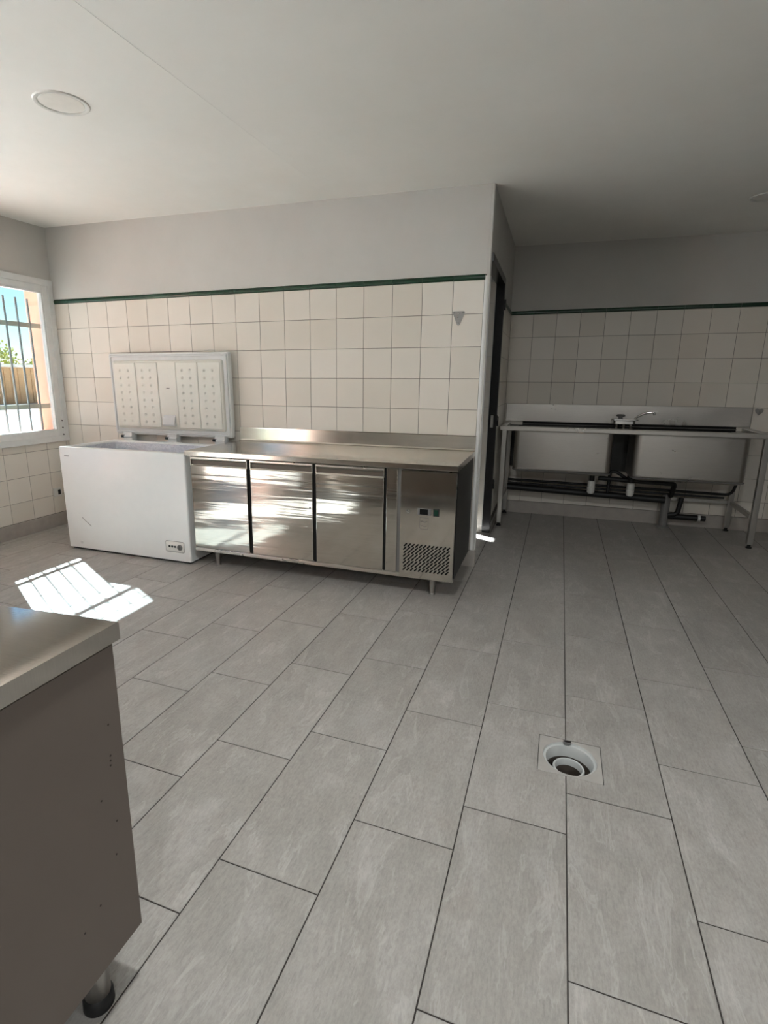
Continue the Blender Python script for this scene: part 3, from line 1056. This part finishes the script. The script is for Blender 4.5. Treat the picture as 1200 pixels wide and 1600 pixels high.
# ------------------------------------------------------------------ steel cabinet beside the camera
tb = empty('steel_cabinet', (2.42, -3.29, 0))
tag(tb, 'dark-sided stainless steel cabinet with a bright worktop, cut off by the picture edge', 'cabinet')
T0 = tb.location
mb = MB()
secs = []
for x, dz in ((1.50, -0.027), (2.5, -0.027), (2.7, -0.0255), (2.85, -0.021), (3.0, -0.0145), (3.12, -0.0083), (3.22, -0.0035), (3.29, -0.0008), (3.322, 0.0)):
    secs.append([(x - T0.x, y - T0.y, z + dz) for y, z in ((-3.645, 0.797), (-3.645, 0.829), (-3.642, 0.832), (-2.945, 0.832), (-2.942, 0.829), (-2.942, 0.797))])
mb.loft(secs, cap0=True, cap1=True).build('worktop', M['steel_bright'], tb, True)
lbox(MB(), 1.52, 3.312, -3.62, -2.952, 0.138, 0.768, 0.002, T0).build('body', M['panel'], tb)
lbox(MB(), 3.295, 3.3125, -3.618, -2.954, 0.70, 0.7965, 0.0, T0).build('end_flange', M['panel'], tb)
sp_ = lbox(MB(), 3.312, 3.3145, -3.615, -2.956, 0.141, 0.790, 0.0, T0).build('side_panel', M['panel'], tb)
mb = MB()
for (y, z) in ((-2.985, 0.64), (-2.988, 0.575), (-2.989, 0.565), (-2.99, 0.555), (-3.02, 0.50), (-2.99, 0.43), (-3.0, 0.36), (-3.05, 0.29), (-3.09, 0.27)):
    mb.lathe([(0.0022, 0), (0.0016, 0.0006), (0.0001, 0.0007)], (3.3145 - T0.x, y - T0.y, z), 8, mp=lambda x, yy, zz: (zz, x, yy))
mb.build('scuff_marks', M['dirt'], tb)['kind'] = 'stuff'
for x in (1.60, 3.258):
    for y in (-3.56, -3.035):
        f_ = MB().lathe([(0.0255, 0.14), (0.0255, 0.03), (0.024, 0.028)], (x - T0.x, y - T0.y, 0), 24).build('foot', M['steel_tube'], tb, True)
        MB().lathe([(0.024, 0.03), (0.030, 0.022), (0.031, 0.0)], (x - T0.x, y - T0.y, 0), 24).build('foot_cap', M['black'], f_, True)

# ------------------------------------------------------------------ double sink
sk = empty('double_sink', (4.63, 1.5, 0))
tag(sk, 'long worn stainless steel double sink on square legs in the dark alcove', 'sink')
K = sk.location
RZ0, RZ1 = 0.857, 0.896
SX0, SX1 = 3.640, 5.655
BAS = [(3.765, 4.553, 0.492), (4.712, 5.512, 0.478)]
lbox(MB(), 3.665, 4.755, 1.762, 1.768, 0.47, 0.868, 0, K).build('back_shade_panel', M['shade_steel'], sk)  # dark sheet put in for the shadow behind and between the basins
mb = MB()
lbox(mb, SX0, SX1, 1.185, 1.225, RZ0, RZ1, 0.006, K)                     # front rail
lbox(mb, SX0, SX0 + 0.05, 1.225, 1.785, RZ0 + 0.006, RZ1 - 0.006, 0.004, K)
lbox(mb, SX1 - 0.07, SX1, 1.225, 1.785, RZ0 + 0.006, RZ1 - 0.006, 0.004, K)
mb.build('rim', M['steel_old'], sk)
mb = MB()
py0, py1 = 1.225, 1.785
lz = 0.858
for (a, b, c_, e) in ((SX0 + 0.05, BAS[0][0], py0, py1), (BAS[0][1], BAS[1][0], py0, py1), (BAS[1][1], SX1 - 0.07, py0, py1)):
    lbox(mb, a, b, c_, e, lz - 0.003, lz, 0, K)
for (a, b, _) in BAS:
    lbox(mb, a, b, py0, 1.232, lz - 0.003, lz, 0, K)
    lbox(mb, a, b, 1.675, 1.70, lz - 0.003, lz, 0, K)
mb.build('deck', M['steel_old'], sk)
lbox(MB(), 3.80, 5.545, 1.7905, 1.7965, 0.80, 0.905, 0, K).build('back_gap_shade', M['dark'], sk)  # dark strip painting the shaded recess under the backsplash
MB().tube([(3.80 - K.x, 1.775 - K.y, 0.878), (5.545 - K.x, 1.775 - K.y, 0.878)], 0.0035, 8).build('overflow_rail', M['dim_plastic'], sk, True)
lbox(MB(), SX0, 5.64, 1.782, 1.794, 0.900, 1.066, 0.003, K).build('backsplash', M['steel_old'], sk)
for (a, b, z) in BAS:
    r = 0.05

    def sec(e, zz, rr=r):
        return [(x - K.x, y - K.y, zz) for x, y in rrect(a + e, b - e, 1.232 + e, 1.675 - e, rr)]
    ss = [sec(0, lz - 0.002), sec(0, z + 0.045)]
    for k in range(1, 6):
        an = PI / 2 * k / 5
        ss.append(sec(0.045 * (1 - math.cos(an)), z + 0.045 * (1 - math.sin(an))))
    inn = []
    for k in range(5, 0, -1):
        an = PI / 2 * k / 5
        inn.append(sec(0.003 + 0.045 * (1 - math.cos(an)), z + 0.003 + 0.045 * (1 - math.sin(an))))
    inn += [sec(0.003, z + 0.048), sec(0.003, lz - 0.002)]
    bs = MB()
    bs.loft(ss, cap1=True)
    bs.loft(inn, cap0=True)
    bs.loft([ss[0], inn[-1]])
    bas = bs.build('basin', M['steel_old'], sk, True)
    # folded seam along the lower edge
    sm_ = [(x - K.x, y - K.y, z + 0.022) for x, y in rrect(a - 0.001, b + 0.001, 1.231, 1.676, r)]
    MB().tube(sm_ + [sm_[0]], 0.0045, 6, cap=False).build('seam', M['dim_plastic'], bas, True)
for x, y in ((3.682, 1.208), (5.598, 1.208), (3.69, 1.735), (5.575, 1.735)):
    lg = lbox(MB(), x - 0.02, x + 0.02, y - 0.02, y + 0.02, 0.03, RZ0 + 0.002, 0.003, K).build('leg', M['steel_tube'], sk)
    MB().lathe([(0.012, 0.035), (0.012, 0.012), (0.021, 0.008), (0.021, 0.0)], (x - K.x, y - K.y, 0), 16).build('leg_foot', M['black'], lg, True)
lbox(MB(), 3.71, 5.555, 1.72, 1.75, 0.238, 0.272, 0.003, K).build('back_stretcher', M['steel_tube'], sk)
for x in (3.686, 5.586):
    lbox(MB(), x - 0.015, x + 0.015, 1.228, 1.715, 0.232, 0.266, 0.003, K).build('side_stretcher', M['steel_tube'], sk)
kp = lambda pts: [(x - K.x, y - K.y, z) for x, y, z in pts]


def bend(pts, r=0.05, n=6):
    """round the corners of a polyline"""
    pts = [Vector(p) for p in pts]
    out = [pts[0]]
    for i in range(1, len(pts) - 1):
        a, b, c_ = pts[i - 1], pts[i], pts[i + 1]
        d1, d2 = (a - b), (c_ - b)
        q = min(r, d1.length * 0.45, d2.length * 0.45)
        p0, p1 = b + d1.normalized() * q, b + d2.normalized() * q
        for k in range(n + 1):
            s = k / n
            out.append((1 - s) ** 2 * p0 + 2 * s * (1 - s) * b + s * s * p1)
    out.append(pts[-1])
    return out


MB().tube(kp(bend([(3.71, 1.66, 0.352), (4.6, 1.66, 0.345), (5.555, 1.66, 0.333), (5.575, 1.64, 0.45), (5.56, 1.60, 0.80)], 0.07)), 0.0115, 10).build('supply_pipe', M['black'], sk, True)
MB().tube(kp([(3.71, 1.60, 0.292), (5.05, 1.60, 0.262)]), 0.030, 14).build('waste_pipe', M['black'], sk, True)
MB().tube(kp([(3.71, 1.645, 0.322), (5.5, 1.645, 0.306)]), 0.009, 10).build('supply_pipe', M['black'], sk, True)
for (x, zt) in ((4.435, 0.492), (4.748, 0.478)):
    cup = MB().lathe([(0.020, 0.435), (0.030, 0.43), (0.032, 0.385), (0.029, 0.375), (0.033, 0.37), (0.031, 0.33), (0.022, 0.318), (0.0001, 0.316)], (x - K.x, 1.45 - K.y, -0.012), 20).build('waste_cup', M['white_plastic'], sk, True)
    cup['label'] = 'white plastic waste trap under the basin'
    MB().lathe([(0.036, 0.0), (0.036, -0.018), (0.022, -0.024), (0.022, -0.09)], (x - K.x, 1.45 - K.y, zt + 0.002), 18).build('waste_fitting', M['black'], sk, True)
MB().tube(kp(bend([(4.77, 1.53, 0.41), (4.63, 1.53, 0.50), (4.585, 1.53, 0.50), (4.58, 1.53, 0.31)], 0.02)), 0.014, 10).build('overflow_pipe', M['black'], sk, True)
MB().tube(kp(bend([(4.49, 1.5, 0.44), (4.75, 1.5, 0.432), (5.09, 1.5, 0.425), (5.09, 1.6, 0.30)], 0.03)), 0.020, 12).build('waste_pipe', M['black'], sk, True)
MB().tube(kp([(5.075, 1.68, 0.30), (5.075, 1.68, 0.012)]), [0.036, 0.036], 16).build('standpipe', M['dim_plastic'], sk, True)
MB().lathe([(0.055, 0.0), (0.055, 0.008), (0.038, 0.016)], (5.075 - K.x, 1.68 - K.y, 0), 18).build('standpipe_collar', M['dim_plastic'], sk, True)
MB().tube(kp(bend([(5.19, 1.66, 0.28), (5.17, 1.66, 0.13), (5.10, 1.66, 0.12)], 0.04)), 0.02, 12).build('waste_branch', M['black'], sk, True)
MB().tube(kp([(5.10, 1.68, 0.105), (5.335, 1.68, 0.105)]), 0.026, 14).build('waste_branch', M['black'], sk, True)
cl = MB().tube(kp([(5.335, 1.68, 0.105), (5.355, 1.68, 0.105)]), 0.029, 14).build('end_collar', M['white_plastic'], sk, True)
cl['label'] = 'pale collar on the end of the waste pipe'
MB().tube(kp([(5.355, 1.68, 0.105), (5.395, 1.68, 0.105)]), 0.024, 14).build('end_cap', M['black'], sk, True)
for z in (0.83, 0.56):
    MB().lathe([(0.010, -0.02), (0.022, -0.016), (0.022, 0.016), (0.010, 0.02)], (5.575 - K.x, 1.61 - K.y, z), 12, mp=lambda x, y, zz: (zz, x, y)).build('valve', M['black'], sk, True)

# mixer tap standing between the basins
tp = empty('mixer_tap', (4.645, 1.52, 0.860))
tag(tp, 'grey mixer tap with a swan spout standing between the two sink basins', 'tap')
for x in (-0.055, 0.0, 0.055):
    MB().tube([(x, 0, 0), (x, 0, 0.06)], 0.011, 12).build('riser', M['chrome'], tp, True)
MB().loft([[(a, b, z) for a, b in rrect(-0.085 + e, 0.085 - e, -0.035 + e, 0.035 - e, 0.02)] for z, e in ((0.056, 0.004), (0.060, 0), (0.084, 0), (0.088, 0.004))], cap0=True, cap1=True).build('body', M['chrome'], tp, True)
MB().loft([[(a, b, z) for a, b in rrect(-0.105 + e, 0.11 - e, -0.045 + e, 0.045 - e, 0.025)] for z, e in ((0.088, 0.004), (0.091, 0), (0.100, 0), (0.104, 0.006))], cap0=True, cap1=True).build('top_plate', M['chrome'], tp, True)
MB().lathe([(0.018, 0.102), (0.018, 0.118), (0.034, 0.122), (0.036, 0.132), (0.028, 0.140), (0.0001, 0.142)], (-0.03, 0, 0), 20).build('knob', M['dim_plastic'], tp, True)
MB().tube(bend([(0.08, 0, 0.10), (0.10, -0.01, 0.126), (0.16, -0.02, 0.158), (0.215, -0.03, 0.166), (0.222, -0.031, 0.140)], 0.03), 0.0095, 12).build('spout', M['chrome'], tp, True)

# ------------------------------------------------------------------ small wall things
hk = empty('wall_hook', (3.437, 0, 1.672))
tag(hk, 'triangular grey metal hook plate on the tiles at the end of the kitchen wall', 'hook')
tri = [(-0.040, 0.032), (-0.034, 0.038), (0.034, 0.038), (0.040, 0.032), (0.008, -0.046), (0.0, -0.050), (-0.008, -0.046)]
MB().prism(tri[::-1], 0.0003, 0.005, mp=lambda x, y, z: (x, -z, y)).build('plate', M['hook_metal'], hk)
MB().tube(bend([(0.0, -0.004, 0.026), (0.0, -0.026, 0.016), (0.0, -0.034, -0.006), (0.0, -0.03, 0.004)], 0.01), 0.0045, 10).build('peg', M['chrome'], hk, True)
for p_ in ((-0.028, 0.029), (0.028, 0.029), (0.0, -0.036)):
    MB().lathe([(0.005, 0), (0.004, 0.002), (0.0001, 0.0025)], (p_[0], -0.005, p_[1]), 10, mp=mpY).build('screw', M['dim_plastic'], hk, True)
hk2 = empty('wall_hook', (5.69, YA, 1.034))
tag(hk2, 'small heart-shaped metal hook on the alcove tiles right of the sink backsplash', 'hook')
ht = [(0, -0.032), (0.026, -0.004), (0.030, 0.012), (0.020, 0.024), (0.008, 0.022), (0, 0.014), (-0.008, 0.022), (-0.020, 0.024), (-0.030, 0.012), (-0.026, -0.004)]
MB().prism(ht, 0.0003, 0.006, mp=lambda x, y, z: (x, -z, y)).build('plate', M['hook_metal'], hk2)
MB().tube(bend([(0, -0.005, 0.008), (0, -0.026, 0.0), (0, -0.032, -0.016), (0, -0.03, -0.008)], 0.008), 0.004, 10).build('peg', M['chrome'], hk2, True)

so = empty('wall_socket', (0, -0.188, 0.302))
tag(so, 'white wall socket on the tiles beside the freezer', 'socket')
MB().box(0.0003, 0.012, -0.04, 0.04, -0.04, 0.04, 0.004).build('plate', M['white_plastic'], so)
MB().box(0.011, 0.0135, 0.000, 0.026, -0.022, 0.022, 0.003).build('insert', M['black'], so)

# ------------------------------------------------------------------ floor drain
dr = empty('floor_drain', ((DR[0] + DR[1]) / 2, (DR[2] + DR[3]) / 2, 0))
tag(dr, 'open floor drain with a grey square plate and white inner pipe, cover missing', 'drain')
dr.rotation_euler = (0, 0, FYAW)
hw, hh = (DFX1 - DFX0) / 2, (DFY1 - DFY0) / 2
N = 48
circ = lambda r, z, cx_=0, cy_=0: [(cx_ + r * math.cos(2 * PI * k / N), cy_ + r * math.sin(2 * PI * k / N), z) for k in range(N)]


def sq(w_, h_, z):
    out = []
    for k in range(N):
        a = 2 * PI * k / N
        c_, s_ = math.cos(a), math.sin(a)
        q = min(w_ / abs(c_) if abs(c_) > 1e-9 else 9, h_ / abs(s_) if abs(s_) > 1e-9 else 9)
        out.append((c_ * q, s_ * q, z))
    # pull the nearest samples onto the true corners
    for sx in (1, -1):
        for sy in (1, -1):
            i = min(range(N), key=lambda j: (out[j][0] - sx * w_) ** 2 + (out[j][1] - sy * h_) ** 2)
            out[i] = (sx * w_, sy * h_, z)
    return out


MB().loft([sq(hw, hh, -0.012), sq(hw, hh, -0.001), sq(hw - 0.001, hh - 0.001, -0.0002), circ(0.089, -0.0002), circ(0.087, -0.002)]).build('plate', plain('cement_grey_plate', srgb(168, 164, 158), 0.6, var=0.08), dr)
MB().loft([circ(0.087, -0.002), circ(0.086, -0.009), circ(0.078, -0.009), circ(0.077, -0.012), circ(0.074, -0.05)]).build('cup', M['off_white'], dr, True)
gm = MB().loft([circ(0.074, -0.05), circ(0.073, -0.085), circ(0.045, -0.088)]).build('cup_floor', M['grime'], dr, True)
gm['label'] = 'grimy lower part of the drain cup'
MB().loft([circ(0.0525, -0.088), circ(0.0525, -0.042), circ(0.050, -0.038), circ(0.045, -0.038), circ(0.0435, -0.042), circ(0.0432, -0.062)]).build('inner_pipe', M['off_white'], dr, True)
MB().loft([circ(0.0432, -0.062), circ(0.042, -0.15), circ(0.001, -0.15)]).build('pipe_bottom', M['grime'], dr, True)
mb = MB()
random.seed(3)
for k in range(26):
    a, r = random.uniform(0, 2 * PI), random.uniform(0, 0.036)
    s = random.uniform(0.003, 0.009)
    bm = bmesh.new()
    bmesh.ops.create_icosphere(bm, subdivisions=1, radius=s)
    for q in bm.verts:
        q.co = Vector((q.co.x + r * math.cos(a), q.co.y + r * math.sin(a), q.co.z * 0.5 - 0.146))
    mb.bm(bm)
mb.build('sediment', M['dirt'], dr)['kind'] = 'stuff'
MB().loft([[(x, y, z) for x, y in rrect(-0.021, 0.006, 0.076, 0.096, 0.008)] for z in (-0.004, 0.0022)], cap0=True, cap1=True).build('clip', M['dim_plastic'], dr, True)
MB().tube([(-0.016, 0.085, 0.004), (-0.004, 0.082, 0.006), (0.004, 0.087, 0.004)], 0.003, 8).build('clip_spring', M['dirt'], dr, True)

# ------------------------------------------------------------------ outside the window
yd = MB().box(-70, -WALLTH, -40, 70, -0.5, -0.15).box(-WALLTH, 3.4, 0.08, 40, -0.5, -0.03).build('ground', M['gravel'])
struct(yd, 'pale sunlit gravel yard outside the window', 'ground')
gw = empty('garden_wall', (-26, 20, -0.15))
tag(gw, 'tan panelled boundary wall with a pale coping across the yard', 'wall')
MB().box(-0.12, 0.0, -22, 26, 0, 2.12).build('wall_body', M['fence'], gw)
pm = MB().box(-0.004, 0.035, -0.20, 0.20, 0.02, 2.08, 0.01, seg=1).mesh('panel', M['fence'])
for k in range(40):
    put('panel', pm, gw, (0, -6.0 + k * 0.44 + random.uniform(-0.01, 0.01), 0))
for k in range(12):
    MB().box(-0.18, 0.08, -22 + k * 4.0 + 0.01, -18 + k * 4.0 - 0.01, 2.12, 2.30, 0.01, seg=1).build('coping', M['coping'], gw)


def tree(name, x, y, hgt, rad, n, label, lift=0.55):
    t_ = empty(name, (x, y, -0.15))
    tag(t_, label, 'tree', 'trees beyond the boundary wall')
    pts = [(0, 0, 0), (0.05, 0.03, hgt * 0.3), (-0.03, 0.06, hgt * 0.6), (0.05, 0, hgt * 0.85)]
    MB().tube(pts, [0.16, 0.12, 0.08, 0.03], 8).build('trunk', M['bark'], t_, True)
    mb = MB()
    for k in range(n):
        u = Vector((random.gauss(0, 1), random.gauss(0, 1), random.gauss(0, 1))).normalized() * random.uniform(0.35, 1) ** 0.6
        p = Vector((u.x * rad, u.y * rad, hgt * lift + u.z * hgt * (1 - lift)))
        a = Vector((random.gauss(0, 1), random.gauss(0, 1), random.gauss(0, 1))).normalized()
        b = a.orthogonal().normalized()
        s = random.uniform(0.07, 0.16)
        mb.add([p - a * s, p + b * s * 0.5, p + a * s, p - b * s * 0.5], [(0, 1, 2, 3)])
    mb.build('foliage', M['leaf'], t_)['kind'] = 'stuff'


tree('leafy_tree', -31, 22.5, 4.1, 1.9, 1500, 'yellow-green tree rising behind the boundary wall, leftmost in the window')
tree('leafy_tree', -33, 28.0, 3.2, 1.4, 900, 'lower sparse tree behind the boundary wall near the pink reveal')
hs = empty('house', (-52, 43, -0.15))
tag(hs, 'distant pale house with a low roof beyond the boundary wall', 'house')
MB().box(-4, 4, -6, 6, 0, 2.6).build('house_wall', plain('pale_house_render', srgb(206, 200, 202), 0.9), hs)
MB().prism([(-6.4, 2.6), (6.4, 2.6), (0, 3.7)], -4.4, 4.4, mp=lambda x, y, z: (z, x, y)).build('roof', plain('grey_roof_tiles', srgb(168, 156, 156), 0.9, var=0.1), hs)
# unseen roof block added to cut the window's sun patch to shape
mb = MB()
mb.prism([(0.82, 2.52), (0.82, 3.262), (0.868, 3.312), (0.912, 3.39), (0.948, 3.49), (0.99, 3.6), (1.02, 3.76), (2.24, 3.76), (2.24, 2.52)], -2.0, 0.9, mp=lambda x, y, z: (z, x, y))
struct(mb.build('roof', M['plaster']), 'pale rendered eave outside, above the barred window', 'roof')
# added unseen lobby: blocks doorway light, its slot passes a sliver of sun
mb = MB()
bx0, bx1, by0, by1, bz = 0.9, 3.4, 0.08, 3.4, 2.75
mb.box(bx0, bx0 + 0.1, by0, 2.17, -0.1, bz).box(bx0, bx0 + 0.1, 2.17, 3.2, -0.1, 1.95).box(bx0, bx0 + 0.1, 2.17, 3.2, 2.63, bz).box(bx0, bx0 + 0.1, 3.2, by1, -0.1, bz)
mb.box(bx0, bx1 + 0.1, by1, by1 + 0.1, -0.1, bz).box(bx1, bx1 + 0.1, 1.9, by1, -0.1, bz).box(bx0, bx1 + 0.1, by0, by1 + 0.1, bz, bz + 0.1)
struct(mb.build('wall_added_lobby', M['skirting']), 'plain grey walls of the lobby added behind the doorway to limit its light', 'wall')
struct(MB().box(bx0, bx1, by0, by1, -0.1, -0.004).build('floor_added_lobby', M['skirting']), 'plain grey floor of the added lobby, seen through the doorway', 'floor')
